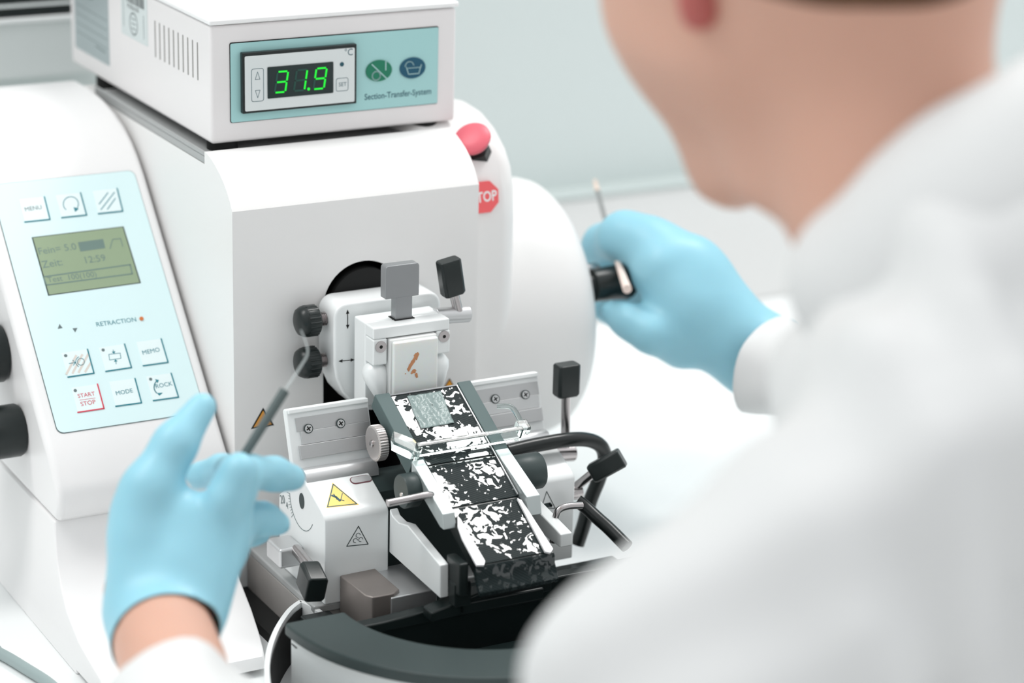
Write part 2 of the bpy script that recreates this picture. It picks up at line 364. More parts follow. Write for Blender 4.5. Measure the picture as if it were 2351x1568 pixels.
key((351, 921), (409, 913), (392, 858), INK, ico_rock)
# screen: recessed look, frame + glass + characters
s4 = [K(72, 546), K(283, 521), K(323, 651), K(110, 680)]
b = MB(); b.fpoly(Fk, s4, .3, .75); c4 = np.mean(s4, 0)
b.mat(1).fpoly(Fk, [tuple(c4+(np.array(p)-c4)*.975) for p in s4], .75, .8)
b.mat(2)
b.ftext(Fk, 'Fein= 5.0', K(90, 586), K(176, 574), .8, .05); b.ftext(Fk, 'Zeit:', K(98, 617), K(144, 610), .8, .05)
b.ftext(Fk, '12:59', K(197, 606), K(243, 600), .8, .05); b.ftext(Fk, 'Test  100(100)', K(110, 650), K(222, 636), .8, .05)
b.fpoly(Fk, [K(178, 558), K(236, 550), K(241, 571), K(184, 579)], .8, .86)
b.fline(Fk, [K(99, 637), K(298, 609), K(303, 630), K(106, 656)], .8, .8, .86, True)
b.fline(Fk, [K(252, 572), K(258, 551), K(276, 549), K(281, 567)], .5, .8, .86)
plabel(b.build('lcd_screen', [GREY, LIME, LCDINK], keypad), 'green display reading Fein= 5.0, Zeit: 12:59')
b = MB(); b.ftext(Fk, 'RETRACTION', K(222, 751), K(313, 739), .6, .1)
b.mat(1).fpoly(Fk, [K(132, 756), K(143, 754), K(136, 745)], .6, .75); b.fpoly(Fk, [K(166, 755), K(177, 754), K(172, 764)], .6, .75)
b.build('printed_text', [INK, INKG], keypad)
u, v = K(324, 733); b = MB(); b.fdisc(Fk, u, v, 1.2, 1.2, .6, 1.2); plabel(b.build('indicator_light', mat('amber', (215, 120, 60), .3), keypad), 'small amber light')

# ------------------------------------------------------------------ temperature controller
tcn = thing('temperature_controller', 'white box with teal front panel and green digits 31.9 on top of the microtome', 'controller', (84, 167, 259))
MB().box(6, 162.5, 45, 289, 263, 331.5).build('case', BOXW, tcn, bevel=2.2, seg=4)
MB().box(5, 163.5, 43.5, 290, 332, 335.5).build('lid', mat('lid_white', (246, 246, 246), .4, bump=.02, bscale=900), tcn, bevel=1.4, seg=3)
for x in (17, 146):
    for y in (56, 246):
        MB().cyl((x, y, 257.6 if y < 229 else 253.1), (x, y, 263.2), 9).build('foot', BLACKM, tcn)
Fc = Frame((0, 44.9, 0), (1, 0, 0), (0, 0, 1))
b = MB(); b.mat(1).fround(Fc, 17.6, 150.3, 274.6, 321.4, 1.2, 0, .3); b.mat(0).fround(Fc, 18, 150.2, 274.9, 320.8, 1, .2, .5)
b.mat(2).ftext(Fc, 'Section-Transfer-System', (102.2, 281), (145.9, 281), .5, .05, 1.15, .012)
fp = b.build('front_panel', [TEAL, BLACKM, INKN], tcn)
b = MB(); b.fbox(Fc, 23.8, 95.5, 280.2, 315.6, .5, 4); b.build('display_bezel', BLACK, fp, bevel=.5)
b = MB(); b.fround(Fc, 25.2, 94, 281.6, 313.6, .8, 4, 4.3)
PX = lambda x, y: Frame((0, 40.6, 0), (1, 0, 0), (0, 0, 1)).uv(x, y)
b.mat(1).ftext(Fc, '°C', (87.6, 309.3), (92.7, 309.3), 4.3, .05, 1.1)
b.ftext(Fc, 'SET', (83.9, 291.4), (88.8, 291.4), 4.3, .05)
def rr(b, u0, u1, v0, v1, r):
    pts = []
    for cx, cy, a0 in ((u1-r, v1-r, 0), (u0+r, v1-r, 90), (u0+r, v0+r, 180), (u1-r, v0+r, 270)): pts += arc(cx, cy, r, a0, a0+90, 4)
    b.fline(Fc, pts, .25, 4.3, 4.4, True)
rr(b, 82.2, 89.8, 288.6, 296.2, 1.2); rr(b, 29.2, 36.6, 287, 306, 1.2)
b.fline(Fc, [(31.5, 299.8), (34.4, 299.8), (32.95, 304.2)], .22, 4.3, 4.4, True); b.fline(Fc, [(31.5, 293.4), (34.4, 293.4), (32.95, 289)], .22, 4.3, 4.4, True)
b.fdisc(Fc, 85.8, 304.4, 1.3, 1.3, 4.3, 4.5)
b.build('display_face', [mat('face_white', (222, 228, 228), .35), INKN], fp)
b = MB(); b.fround(Fc, 39, 80.3, 288, 306.4, .6, 4.3, 4.6)
def seg(b, x, on, z0=291.2, h=12, wd=6.6):
    s = .16
    def sk(u, v): return (x+u+(v-z0)*s, v)
    T = {'a': ((.9, z0+h), (wd-.9, z0+h)), 'g': ((.9, z0+h/2), (wd-.9, z0+h/2)), 'd': ((.9, z0), (wd-.9, z0)),
         'f': ((0, z0+h/2+.8), (0, z0+h-.8)), 'b': ((wd, z0+h/2+.8), (wd, z0+h-.8)), 'e': ((0, z0+.8), (0, z0+h/2-.8)), 'c': ((wd, z0+.8), (wd, z0+h/2-.8))}
    for k, (p, q) in T.items():
        b.mat(1 if k in on else 2).fline(Fc, [sk(*p), sk(*q)], 1.05, 4.6, 4.75)
seg(b, 43.3, 'abgcd'); seg(b, 55.3, 'bc'); seg(b, 67.6, 'abfgcd'); b.mat(1).fdisc(Fc, 64.6, 291.6, .9, .9, 4.6, 4.78)
plabel(b.build('led_display', [DISP, LEDON, LEDOFF], fp), 'dark window with green digits 31.9')
b = MB(); b.fdisc(Fc, 111.2, 297.9, 8.4, 6.3, .5, 1.2, 40); b.mat(1).fline(Fc, [(106.5, 302), (116, 293)], .7, 1.2, 1.35)
b.fline(Fc, [(109.4+2.6*math.cos(a*.4), 295+2.6*math.sin(a*.4)) for a in range(16)], .7, 1.2, 1.35, True); b.fline(Fc, [(115.5, 298), (115.5, 303)], .7, 1.2, 1.35)
plabel(b.build('push_button', [GREENB, PALEINK], fp), 'green oval button')
b = MB(); b.fdisc(Fc, 133.2, 297.8, 8.4, 6.3, .5, 1.2, 40)
b.mat(1).fline(Fc, [(129, 298.6), (130.4, 294.2), (137.2, 294.2), (138.8, 299.4)], .5, 1.2, 1.35); b.fline(Fc, [(129.8, 297.6)]+[(130+k*.9, 297.6+(.5 if k % 2 else 0)) for k in range(10)], .4, 1.2, 1.35)
b.fline(Fc, arc(131, 299, 2.8, 180, 10, 8), .5, 1.2, 1.35)
plabel(b.build('push_button', [BLUEB, PALEINK], fp), 'blue oval button')
Fl = Frame((5.95, 0, 0), (0, -1, 0), (0, 0, 1))
b = MB()
for k in range(10): y = 133-k*7.6; b.fround(Fl, -y-.75, -y+.75, 296.6, 318.8, .7, -.1, .12)
plabel(b.build('vent_slots', mat('vent_dark', (150, 148, 146), .8), tcn), 'row of ten upright vent slots')
b = MB(); b.fround(Fl, -280, -215, 274.8, 325, 1, 0, .15); b.mat(1).fline(Fl, [(-266, 315), (-252, 312), (-243, 313)], 2, .15, .2)
for k in range(4): b.fline(Fl, [(-276, 304-k*6), (-218, 303-k*6)], .4, .15, .2)
b.fline(Fl, [(-240, 283), (-222, 282)], .8, .15, .2)
plabel(b.build('rating_label', [mat('silver_label', (176, 188, 190), .35, metal=.2), INKG], tcn), 'silver rating plate')
b = MB(); b.fround(Fl, -191.5, -145.5, 300.5, 330.5, 1, 0, .15); b.mat(1)
x = -181.
while x < -150: wd = random.choice((.8, 1.2, 1.8)); b.fbox(Fl, x, x+wd, 322, 330, .15, .2); x += wd+random.choice((.7, 1.1, 1.5))
b.ftext(Fl, 'P10356-D30', (-180, 318.4), (-160, 318.4), .15, .05); b.mat(2)
b.fline(Fl, arc(-169.5, 310, 6.6, 0, 360, 24), .9, .15, .2); 
for k in range(3): b.fline(Fl, [(-173, 313-k*3), (-166, 313-k*3)], .6, .15, .2)
b.fline(Fl, [(-187, 306), (-187, 322)], .7, .15, .2); b.fline(Fl, [(-152, 304), (-152, 318)], .7, .15, .2)
plabel(b.build('barcode_label', [mat('label_grey', (214, 222, 222), .5), BLACK, INKG], tcn), 'white barcode sticker')

# ------------------------------------------------------------------ specimen clamp
sc = thing('specimen_clamp', 'silver specimen clamp with T-shaped key standing out of the microtome slot', 'clamp', (82, -20, 130))
out = [(51.5, 145), (53, 136), (57, 127), (64, 119), (74, 114), (88, 112), (102, 115), (112, 122), (118, 134), (119.5, 145)]
b = MB(); b.prism_y(out+arc(111.5, 173, 8, 0, 90, 6)+arc(59.5, 173, 8, 90, 180, 6), -25, -2)
Fh = Frame((0, -25, 0), (1, 0, 0), (0, 0, 1))
hp = b.build('head_plate', SILVER, sc, bevel=2, seg=4)
b = MB()
for p, q in ((Fh.uv(798, 714), Fh.uv(798, 752)), (Fh.uv(780, 829), Fh.uv(811, 826))):
    b.fline(Fh, [p, q], .45, 0, .2)
    d = np.array(q)-np.array(p); d /= np.linalg.norm(d); n_ = np.array([-d[1], d[0]])
    for e, g in ((np.array(p), -1), (np.array(q), 1)): b.fpoly(Fh, [tuple(e+d*g*.8), tuple(e-d*g*1.6+n_*1), tuple(e-d*g*1.6-n_*1)], 0, .22)
b.build('direction_arrow', BLACKM, hp)
MB().lathe((81.5, 30, 171), (0, -1, 0), [(0, 22), (32, 22)], 40).build('spindle', BLACKM, sc)
for cz in (169.5, 144.5):
    k = MB(); k.lathe((0, -13, cz), (1, 0, 0), [(33.3, .3), (33.5, 5.5), (34.5, 7.5), (37, 8.9), (39, 9), (44.5, 9), (46, 8)], 64, 0)
    kn = plabel(k.build('adjusting_knob', BLACK, sc, smooth=35), 'black knurled knob')
    g = MB(); g.lathe((0, -13, cz), (1, 0, 0), [(38.5, 9.25), (45, 9.25)], 80, .06); g.build('knurled_grip', BLACK, kn, smooth=20)
    t = MB(); t.lathe((0, -13, cz), (1, 0, 0), [(45.5+i*.5, 4.1 if i % 2 else 3.4) for i in range(13)], 28); t.build('threaded_shaft', STEEL, kn, smooth=20)
# clamp block as an upside-down U with scooped arms
b = MB()
b.box(62, 110, -44, -29, 124, 174.5); b.box(62, 110, -55, -44, 167.5, 174.5)
b.box(62, 70.8, -55, -44, 152, 167.5); b.box(101.6, 110.5, -55, -44, 153.5, 167.5)
cb = b.build('clamp_block', SILVER, sc, bevel=1.1, seg=3)
for x0, fl in ((66, 1), (106, -1)):
    k = MB(); k.lathe((x0, -46, 150), (fl*.12, -.35, -1), [(-1.5, 3), (0, 5.4), (3, 7.4), (7, 7.2), (12, 5.7), (17, 3.9), (22, 1.9), (26, .3)], 32)
    k.build('clamp_jaw', SILVER, sc)
Ff = Frame((0, -55, 0), (1, 0, 0), (0, 0, 1))
for px, py in ((874, 796), (1019, 772)):
    u, v = Ff.uv(px, py); k = MB(); k.fdisc(Ff, u, v, 3.4, 3.4, -.2, .7); k.mat(1).fdisc(Ff, u, v, 1.1, 1.1, .7, .75, 6)
    k.build('socket_screw', [STEEL, BLACKM], cb)
b = MB(); b.box(80, 90.5, -46.3, -39.7, 170, 189); b.prism_y(arc(92.6, 205, 2, 0, 90, 4)+arc(75.4, 205, 2, 90, 180, 4)+[(73.4, 187.5), (94.6, 187.5)], -46.5, -39.5)
b.build('clamping_key', mat('key_steel', (150, 152, 154), .42, metal=.6, var=.03), sc, bevel=.6)
MB().box(79, 91.5, -47.5, -38.5, 174.2, 174.9).build('key_slot', BLACKM, sc)
def lever_knob(name, c, ax, side, L, W, T, parent):     # tapered black handle, c = centre, ax = along rod
    ax = np.array(ax, float); ax /= np.linalg.norm(ax); side = np.array(side, float); side -= ax*(side@ax); side /= np.linalg.norm(side); n = np.cross(ax, side)
    rings = []
    for h, a, t in ((-.5, .86, .8), (-.42, 1, 1), (.45, 1, 1), (.5, .95, .9)):
        pts = []
        for i, j in ((-.5, -.36), (-.4, -.5), (.4, -.5), (.5, -.36), (.5, .36), (.4, .5), (-.4, .5), (-.5, .36)):
            pts.append(np.array(c)+ax*h*L+side*i*W*a+n*j*T*t)
        rings.append(pts)
    return plabel(MB().loft(rings).build(name, BLACK, parent, bevel=.7, seg=3), 'black lever grip')
MB().cyl((108, -40, 171.5), (130, -40, 170), 4.8).build('clamping_shaft', SATIN, sc, bevel=.6)
MB().cyl((122.5, -41, 173), (119, -41, 186), 2.9).build('lever_rod', STEEL, sc)
lever_knob('lever_grip', (117.3, -41, 194), (-.17, 0, 1), (1, 0, 0), 22, 13.5, 9, sc)
# wax block cassette
wb = thing('wax_block', 'white paraffin block with orange brown tissue clamped in the holder', 'wax block', (86, -52, 128))
MB().box(71.4, 101, -57, -43.5, 126, 167).build('cassette', mat('cassette_white', (236, 237, 236), .4), wb, bevel=.8)
pf = MB(); pf.box(72.4, 100.5, -60, -57, 128, 166).build('paraffin', WAX, wb, bevel=1.2, seg=3)
Fw = Frame((0, -60.02, 0), (1, 0, 0), (0, 0, 1))
b = MB(); random.seed(11); bz = [.06]
def blob(px, py, rx, ry, a=0):
    u, v = Fw.uv(px, py); n = 18; pts = []
    for k in range(n):
        t = 2*math.pi*k/n; r = 1+random.uniform(-.28, .28); x = rx*r*math.cos(t); y = ry*r*math.sin(t)
        pts.append((u+x*math.cos(a)-y*math.sin(a), v+x*math.sin(a)+y*math.cos(a)))
    bz[0] += .02; b.fpoly(Fw, pts, 0, bz[0])
for a in ((955, 818, 1.4, 2.6, -.5), (948, 830, 1.2, 3, -.5), (941, 841, .9, 2.4, -.3), (938, 848, .8, 1.4, 0), (950, 852, 1.4, 1.3, .4), (956, 861, .9, 1.6, .3), (945, 857, .6, .5, 0), (931, 858, .3, .4, 0)): blob(*a)
plabel(b.build('tissue_sample', TISSUE, wb), 'orange brown tissue')

# ------------------------------------------------------------------ blade holder
bh_ = thing('blade_holder', 'silver blade holder with screwed pressure plates and black levers in front of the clamp', 'blade holder', (90, -60, 33))
prof = [(-100, 33), (-100, 82.5), (-99, 84.6), (-96.5, 86.4), (-73, 96.6), (-69, 97.3), (-62, 95), (-36, 76), (-36, 33)]
MB().prism_x(prof, 12, 51).build('side_block', SILVER, bh_, bevel=1, seg=3, smooth=35)
MB().prism_x(prof, 141, 170).build('side_block', SILVER, bh_, bevel=1, seg=3, smooth=35)
MB().prism_x([(-84, 33.3), (-84, 88), (-73, 94), (-62, 93), (-38, 75), (-38, 33.3)], 51, 141).build('cross_beam', GREY, bh_)
# side disc and scale on the left face
FL = Frame((11.9, 0, 0), (0, -1, 0), (0, 0, 1))
b = MB(); cu, cv = FL.uv(693, 1150)
b.fline(FL, [(cu+17*math.cos(math.radians(a)), cv+17*math.sin(math.radians(a))) for a in range(185, 330, 6)], .3, 0, .12)
for k in range(9): a = math.radians(186+k*5); b.fline(FL, [(cu+17.6*math.cos(a), cv+17.6*math.sin(a)), (cu+(21 if k % 4 == 0 else 19.6)*math.cos(a), cv+(21 if k % 4 == 0 else 19.6)*math.sin(a))], .22, 0, .12)
b.ftext(FL, '20', FL.uv(645, 1156), FL.uv(655, 1156), 0, .12); b.ftext(FL, '4', FL.uv(658, 1168), FL.uv(662, 1168), 0, .12)
b.build('angle_scale', INKG, bh_)
b = MB(); b.fdisc(FL, cu, cv, 3.2, 4.6, 0, .3); b.build('pivot_screw', GREY, bh_)
for px, py in ((641, 1293), (735, 1371)):
    u, v = FL.uv(px, py); b = MB(); b.fdisc(FL, u, v, 1.6, 2, 0, .3); b.build('set_screw', BLACK, bh_)
# tilted back plates either side of the trough
Fp = Frame((0, -55, 134.4), (1, 0, 0), (0, .316, .949))
def wing(x0, x1, screws, in0, in1):
    b = MB(); b.fround(Fp, x0, x1, -39, 0, 1.5, -5, 0)
    w_ = b.build('back_plate', SILVER, bh_, bevel=.8, seg=3)
    MB().fbox(Fp, x0+.8, x1-.3, -3.2, -.4, 0, 1.6).build('upper_lip', SILVER, w_, bevel=.7, seg=3)
    b = MB(); b.fbox(Fp, in0, in1, -13.5, -5.8, 0, .6); b.build('strip', BRUSHED, w_, bevel=.15)
    b = MB(); b.fbox(Fp, in0+(2 if x0 < 50 else 0), in1-(0 if x0 < 50 else 1), -21, -13.6, 0, 1.1); b.build('clamping_strip', SATIN, w_, bevel=.15)
    b = MB(); b.fbox(Fp, in0, in1, -29, -21.2, 0, 2.0); b.build('ledge', BRUSHED, w_, bevel=.3)
    for s_ in screws:
        u, v = Fp.uv(*s_); b = MB(); b.fdisc(Fp, u, v, 2.7, 2.7, 1, 1.7); b.mat(1).fdisc(Fp, u, v, 2.2, 2.2, 1.7, 1.72); b.mat(2)
        b.fline(Fp, [(u-1.1, v-.6), (u+1.1, v+.6)], .7, 1.72, 1.8); b.fline(Fp, [(u-.6, v+1.1), (u+.6, v-1.1)], .7, 1.72, 1.8)
        b.build('cross_screw', [GREY, SATIN, BLACKM], w_)
    return w_
wing(8.3, 58.5, ((706, 984), (780, 972)), 13, 57.5)
wing(116, 168, ((1135, 916), (1204, 906)), 117, 167)
MB().prism_x([(-74, 94), (-73.5, 98.5), (-71, 101.5), (-67, 102.5), (-60, 101), (-56, 92)], 13, 57).build('segment_arc', SATIN, bh_, smooth=60)
MB().prism_x([(-74, 94), (-73.5, 98.5), (-71, 101.5), (-67, 102.5), (-60, 101), (-56, 92)], 118, 168).build('segment_arc', SATIN, bh_, smooth=60)
# long hole on the sloping top
Ft = Frame((0, -96.5, 86.4), (1, 0, 0), (0, 23.5, 10.2))
u0, v0 = Ft.uv(806, 1104); b = MB(); b.mat(1).fround(Ft, u0-.6, 50.6, v0-3.2, v0+2.6, 2.6, 0, .2); b.mat(0).fround(Ft, u0, 50.5, v0-2.4, v0+2.2, 2.2, .2, .3)
b.build('long_hole', [BRUSHED, mat('hole_edge', (110, 70, 76), .5)], bh_)
def tri(b, F, pts, n0, inner, outer):
    q = [np.array(F.uv(*p)) for p in pts]; c = sum(q)/3
    b.mat(0).fpoly(F, [tuple(c+(a-c)*1.12) for a in q], n0, n0+.12)
    b.mat(1).fline(F, [tuple(a) for a in q], .55, n0+.12, n0+.2, True); return c
b = MB(); c = tri(b, Ft, [(765, 1112), (752, 1164), (819, 1157)], 0, 0, 0)
q = lambda x, y: Ft.uv(x, y)
b.fline(Ft, [q(762, 1138), q(772, 1142), q(780, 1150)], 1.3, .15, .25); b.fline(Ft, [q(766, 1135), q(774, 1147)], .6, .15, .25); b.fline(Ft, [q(782, 1149), q(786, 1133)], .4, .15, .25); b.fline(Ft, [q(779, 1147), q(790, 1150)], .4, .15, .25)
plabel(b.build('warning_sticker', [YELLOW, INKN], bh_), 'yellow cut hand warning triangle')
Fr = Frame((0, -100.05, 0), (1, 0, 0), (0, 0, 1)); q = lambda x, y: Fr.uv(x, y)
b = MB(); b.fline(Fr, [q(823, 1208), q(796, 1254), q(845, 1249)], .45, 0, .12, True)
for a in range(3): t = math.radians(90+120*a); o = np.array(q(822, 1236)); b.fline(Fr, [tuple(o+np.array([math.cos(t), math.sin(t)])*1.9+np.array([math.cos(k*.7), math.sin(k*.7)])*1.3) for k in range(8)], .28, 0, .12)
plabel(b.build('biohazard_mark', GREY, bh_), 'grey biohazard triangle')
b = MB(); b.fline(Fr, [q(1255, 1128), q(1243, 1166), q(1275, 1167)], .4, 0, .12, True); b.fline(Fr, [q(1248, 1159), q(1262, 1156), q(1266, 1161), q(1252, 1163)], 1.4, 0, .12)
plabel(b.build('hand_mark', GREY, bh_), 'grey crushed hand triangle')
# lever 1 (right, upright)
MB().cyl((168, -66, 86), (188, -66, 84), 5).build('lever_shaft', STEEL, bh_, bevel=.6)
MB().cyl((182.4, -66, 86), (181.6, -66, 122), 2.7).build('lever_rod', STEEL, bh_)
lever_knob('lever_grip', (181.6, -66, 130.5), (0, 0, 1), (1, 0, 0), 20, 14.5, 10, bh_)
# lever 2 (right, leaning out)
a1 = P(1322, 1118, y=-92); a2 = P(1362, 1086, y=-100); a3 = P(1393, 1069, y=-104)
MB().cyl((169, a1[1], a1[2]-3), (178, a1[1], a1[2]-3), 4.6).build('lever_shaft', STEEL, bh_)
MB().cyl(a1, a2, 2.7).build('lever_rod', STEEL, bh_)
lever_knob('lever_grip', a3, a3-a2, (0, .2, 1), 21, 11.5, 9.5, bh_)
# lever 3 (left, low)
b = MB(); b.box(-3, 12, -72, -52, 46, 58); cbk = b.build('lever_block', SATIN, bh_, bevel=2, seg=3)
a1 = P(680, 1262, y=-70); a2 = P(713, 1302, y=-98); a3 = P(716, 1334, y=-108)
MB().cyl(a1, a2, 3.2).build('lever_rod', STEEL, bh_)
lever_knob('lever_grip', a3, (a2-a1)*[1, 1, 1]+[0, 0, -8], (0, -1, 1), 18, 16, 12, bh_)
# clamping blocks that come out below the left block
bb = MB(); z = 49.5
pts = [P(780, 1321, z=z), P(861, 1304, z=z), P(917, 1352, z=z), P(905, 1362, z=z), P(856, 1371, z=z), P(838, 1366, z=z)]
bb.prism_z([(p[0], p[1]) for p in pts], 21, z); bb.build('slide_block', BROWNM, bh_, bevel=.8, seg=3)
bb = MB(); z = 47.5; pts = [P(862, 1305, z=z), P(935, 1290, z=z), P(998, 1340, z=z), P(1004, 1352, z=z), P(898, 1373, z=z)]
bb.prism_z([(p[0], p[1]) for p in pts], 21, z); bb.build('slide_block', SATIN, bh_, bevel=.8, seg=3)
# tray carrier arms reaching forward
Wp = lambda pts, x: [yz(px, py, x) for px, py in pts]
wl = Wp([(894, 1168), (900, 1185), (915, 1200), (935, 1206), (1010, 1298), (1010, 1374), (893, 1268)], 51.2)
MB().prism_x(wl, 51.2, 56.5).build('carrier_arm', SILVER, bh_, bevel=.8, seg=3)
MB().prism_x([(-100, 84), (-120, 83), (-158, 77), (-158, 69), (-100, 70)], 128, 135.5).build('carrier_arm', SILVER, bh_, bevel=.8, seg=3)
b = MB(); b.box(56.5, 62, -176, -160, 60, 79); b.box(56, 66, -172, -164, 52, 66); b.build('arm_buffer', BLACK, bh_, bevel=1)

# ------------------------------------------------------------------ section trough
tr = thing('section_trough', 'black sloping transfer trough, wet with water, running down from the blade', 'trough', (88, -120, 60))
Tf = Frame((0, -66, 138), (1, 0, 0), (0, 1, .526))       # v = 0 at the blade, negative down the slope; n = up from the floor
def T(px, py): return Tf.uv(px, py)
SL = math.hypot(1, .526)
WET = bpy.data.materials.new('wet_black'); WET.use_nodes = True
def wet(m):                                          # ribbed black plastic with puddles of water on it
    n = m.node_tree; p = n.nodes['Principled BSDF']; p.inputs['Base Color'].default_value = (.013, .021, .022, 1)
    p.inputs['IOR'].default_value = 1.62
    t = n.nodes.new('ShaderNodeTexCoord')
    a = n.nodes.new('ShaderNodeTexNoise'); a.inputs['Scale'].default_value = 185; a.inputs['Detail'].default_value = 2.6; a.inputs['Distortion'].default_value = 1.1
    a2 = n.nodes.new('ShaderNodeTexNoise'); a2.inputs['Scale'].default_value = 34; a2.inputs['Detail'].default_value = 1
    ad = n.nodes.new('ShaderNodeMath'); ad.operation = 'MULTIPLY_ADD'; ad.inputs[1].default_value = .7
    r = n.nodes.new('ShaderNodeMapRange'); r.inputs['From Min'].default_value = .88; r.inputs['From Max'].default_value = .905
    ro = n.nodes.new('ShaderNodeMapRange'); ro.inputs['To Min'].default_value = .45; ro.inputs['To Max'].default_value = .05
    sp_ = n.nodes.new('ShaderNodeMapRange'); sp_.inputs['To Min'].default_value = .1; sp_.inputs['To Max'].default_value = .6
    b1 = n.nodes.new('ShaderNodeBump'); b1.inputs['Strength'].default_value = .35; b1.inputs['Distance'].default_value = .0006
    wv = n.nodes.new('ShaderNodeTexWave'); wv.inputs['Scale'].default_value = 260; wv.bands_direction = 'DIAGONAL'
    ml = n.nodes.new('ShaderNodeMath'); ml.operation = 'MULTIPLY'; iv = n.nodes.new('ShaderNodeMath'); iv.operation = 'SUBTRACT'; iv.inputs[0].default_value = 1
    b2 = n.nodes.new('ShaderNodeBump'); b2.inputs['Strength'].default_value = .35; b2.inputs['Distance'].default_value = .0003
    L = n.links.new
    for q in (a, a2, wv): L(t.outputs['Object'], q.inputs['Vector'])
    L(a2.outputs[0], ad.inputs[0]); L(a.outputs[0], ad.inputs[2]); L(ad.outputs[0], r.inputs['Value']); L(r.outputs[0], ro.inputs['Value']); L(ro.outputs[0], p.inputs['Roughness']); L(r.outputs[0], sp_.inputs['Value']); L(sp_.outputs[0], p.inputs['Specular IOR Level'])
    L(r.outputs[0], iv.inputs[1]); L(iv.outputs[0], ml.inputs[0]); L(wv.outputs['Fac'], ml.inputs[1])
    L(r.outputs[0], b1.inputs['Height']); L(ml.outputs[0], b2.inputs['Height']); L(b1.outputs[0], b2.inputs['Normal']); L(b2.outputs[0], p.inputs['Normal'])
wet(WET)
MB().fbox(Tf, 66, 111, -128.5, -.5, -9, -.6).build('trough_body', BLACK, tr)
for va, vb in ((-55, -1.5), (-86.8, -56), (-128, -88)):
    MB().fbox(Tf, 67.2, 109.6, va, vb, -.6, 0).build('wet_floor', WET, tr, bevel=.5)
MB().fbox(Tf, 66.5, 110, -1.0, 0, -2, .2).build('blade_edge', mat('blade_grey', (130, 132, 134), .5, metal=.3), tr)
lipv = -128.4
b = MB(); pr = [(0, -.2), (0, -6), (-3, -8), (-8, -11), (-12, -12), (-12, -9), (-8, -7), (-4, -4.5), (-2, -1.2)]
b.loft([[Tf.at(x_, lipv+a_, n_) for a_, n_ in pr] for x_ in (64, 112)]); b.build('lower_lip', WET, tr, bevel=.6)
for x0, x1, inner in ((58, 67, 67), (110, 118.5, 110)):
    b = MB(); b.fbox(Tf, x0, x1, -53, 1, -9, .9); ru = b.build('side_rail', mat('rail_dim_sheen', (92, 108, 108), .55, spec=.25, var=.03), tr, bevel=.5)  # black plastic rail; the ceiling's reflection is mixed into its grey
    b = MB(); pa = [(-113, 116), (-113, 106), (-149, 90), (-153.5, 90), (-152, 98.6)]
    if x0 > 100: pa = [(-112, 114.5), (-112, 104), (-149, 89), (-153.5, 89), (-151, 99.6)]
    b.prism_x(pa, x0, x1-1.5 if x0 < 100 else x1); plabel(b.build('rail_end', SATIN if 0 else mat('rail_bright_sheen', (190, 198, 198), .35, metal=.5, var=.03), ru, bevel=.6), 'lower rail end with ceiling reflection painted in pale grey')  # same black plastic, coloured paler for a brighter ceiling reflection
STRIP = mat('white_strip', (250, 248, 250), .3, var=.005)
for pts in ([(1049, 1188), (1056, 1196), (1112, 1292), (1110, 1301), (1093, 1301), (1060, 1240), (1050, 1212)], [(1186, 1148), (1196, 1152), (1268, 1264), (1262, 1273), (1250, 1270)]):
    b = MB(); b.fpoly(Tf, [T(*p) for p in pts], .2, 1.6); plabel(b.build('edge_strip', STRIP, tr), 'white plastic edge strip')
MB().fbox(Tf, 108.7, 109.3, -86, -1, 0, .8).build('edge_seal', BRUSHED, tr)
# black hinge discs beside the trough
for xa, xb, cy, cz, r in ((49, 58, -119, 101.5, 9.6), (118.5, 137, -116, 99, 10.5)):
    k = MB(); k.lathe((0, cy, cz), (1, 0, 0), [(xa, r*.95), (xa+.7, r), (xb-.7, r), (xb, r*.95)], 48); hn = k.build('hinge_knob', GREY, tr)
    k = MB(); k.lathe((0, cy-1, cz-2), (1, 0, 0), [(xa-.5, 1.6), (xa, 2)], 20); k.build('pin', STEEL, hn)
k = MB(); k.lathe((0, -80, 116), (1, 0, 0), [(50, 9.3), (50.6, 10.3), (55.4, 10.3), (56, 9.3)], 160, .035)
tw = k.build('thumb_wheel', mat('nickel', (196, 190, 188), .35, metal=.7, var=.03), tr, smooth=20)
k = MB(); k.lathe((0, -80, 116), (1, 0, 0), [(48.6, 1.3), (49, 1.9), (50.1, 2.2), (60, 2.2)], 20); k.build('wheel_axle', STEEL, tw)
ub = [P(890, 1155, y=-138), P(940, 1145, y=-138), P(984, 1136, y=-138), P(993, 1140, y=-134)]
MB().tube(ub, 2.1, 16, 6).build('wire_loop', STEEL, tr)
ub = [P(1336, 1160, y=-140), P(1305, 1162, y=-140), P(1284, 1170, y=-140), P(1275, 1190, y=-140), P(1272, 1215, y=-140), P(1270, 1245, y=-140)]
MB().tube(ub, 2.0, 16, 6).build('wire_loop', STEEL, tr)

# clear guard bar across the trough
cg = thing('clear_guard', 'transparent acrylic bar lying across the black trough', 'guard', (94, -106, 118))
MB().fbox(Tf, 61, 127, -50, -46.8, 2, 11).build('guard_bar', CLEAR, cg, bevel=.4)
b = MB(); b.fpoly(Tf, [(53, -34), (62, -42), (64, -50), (60, -53), (50, -42)], 2, 9); b.build('guard_end', CLEAR, cg, bevel=.4)
b = MB(); b.fbox(Tf, 127, 134, -47, -40, 2, 8); b.build('guard_end', CLEAR, cg, bevel=.6)
MB().tube([Tf.at(131, -40, 6), Tf.at(129, -30, 8), Tf.at(122, -26, 6)], 1.6, 12, 5).build('guard_nozzle', CLEAR, cg)
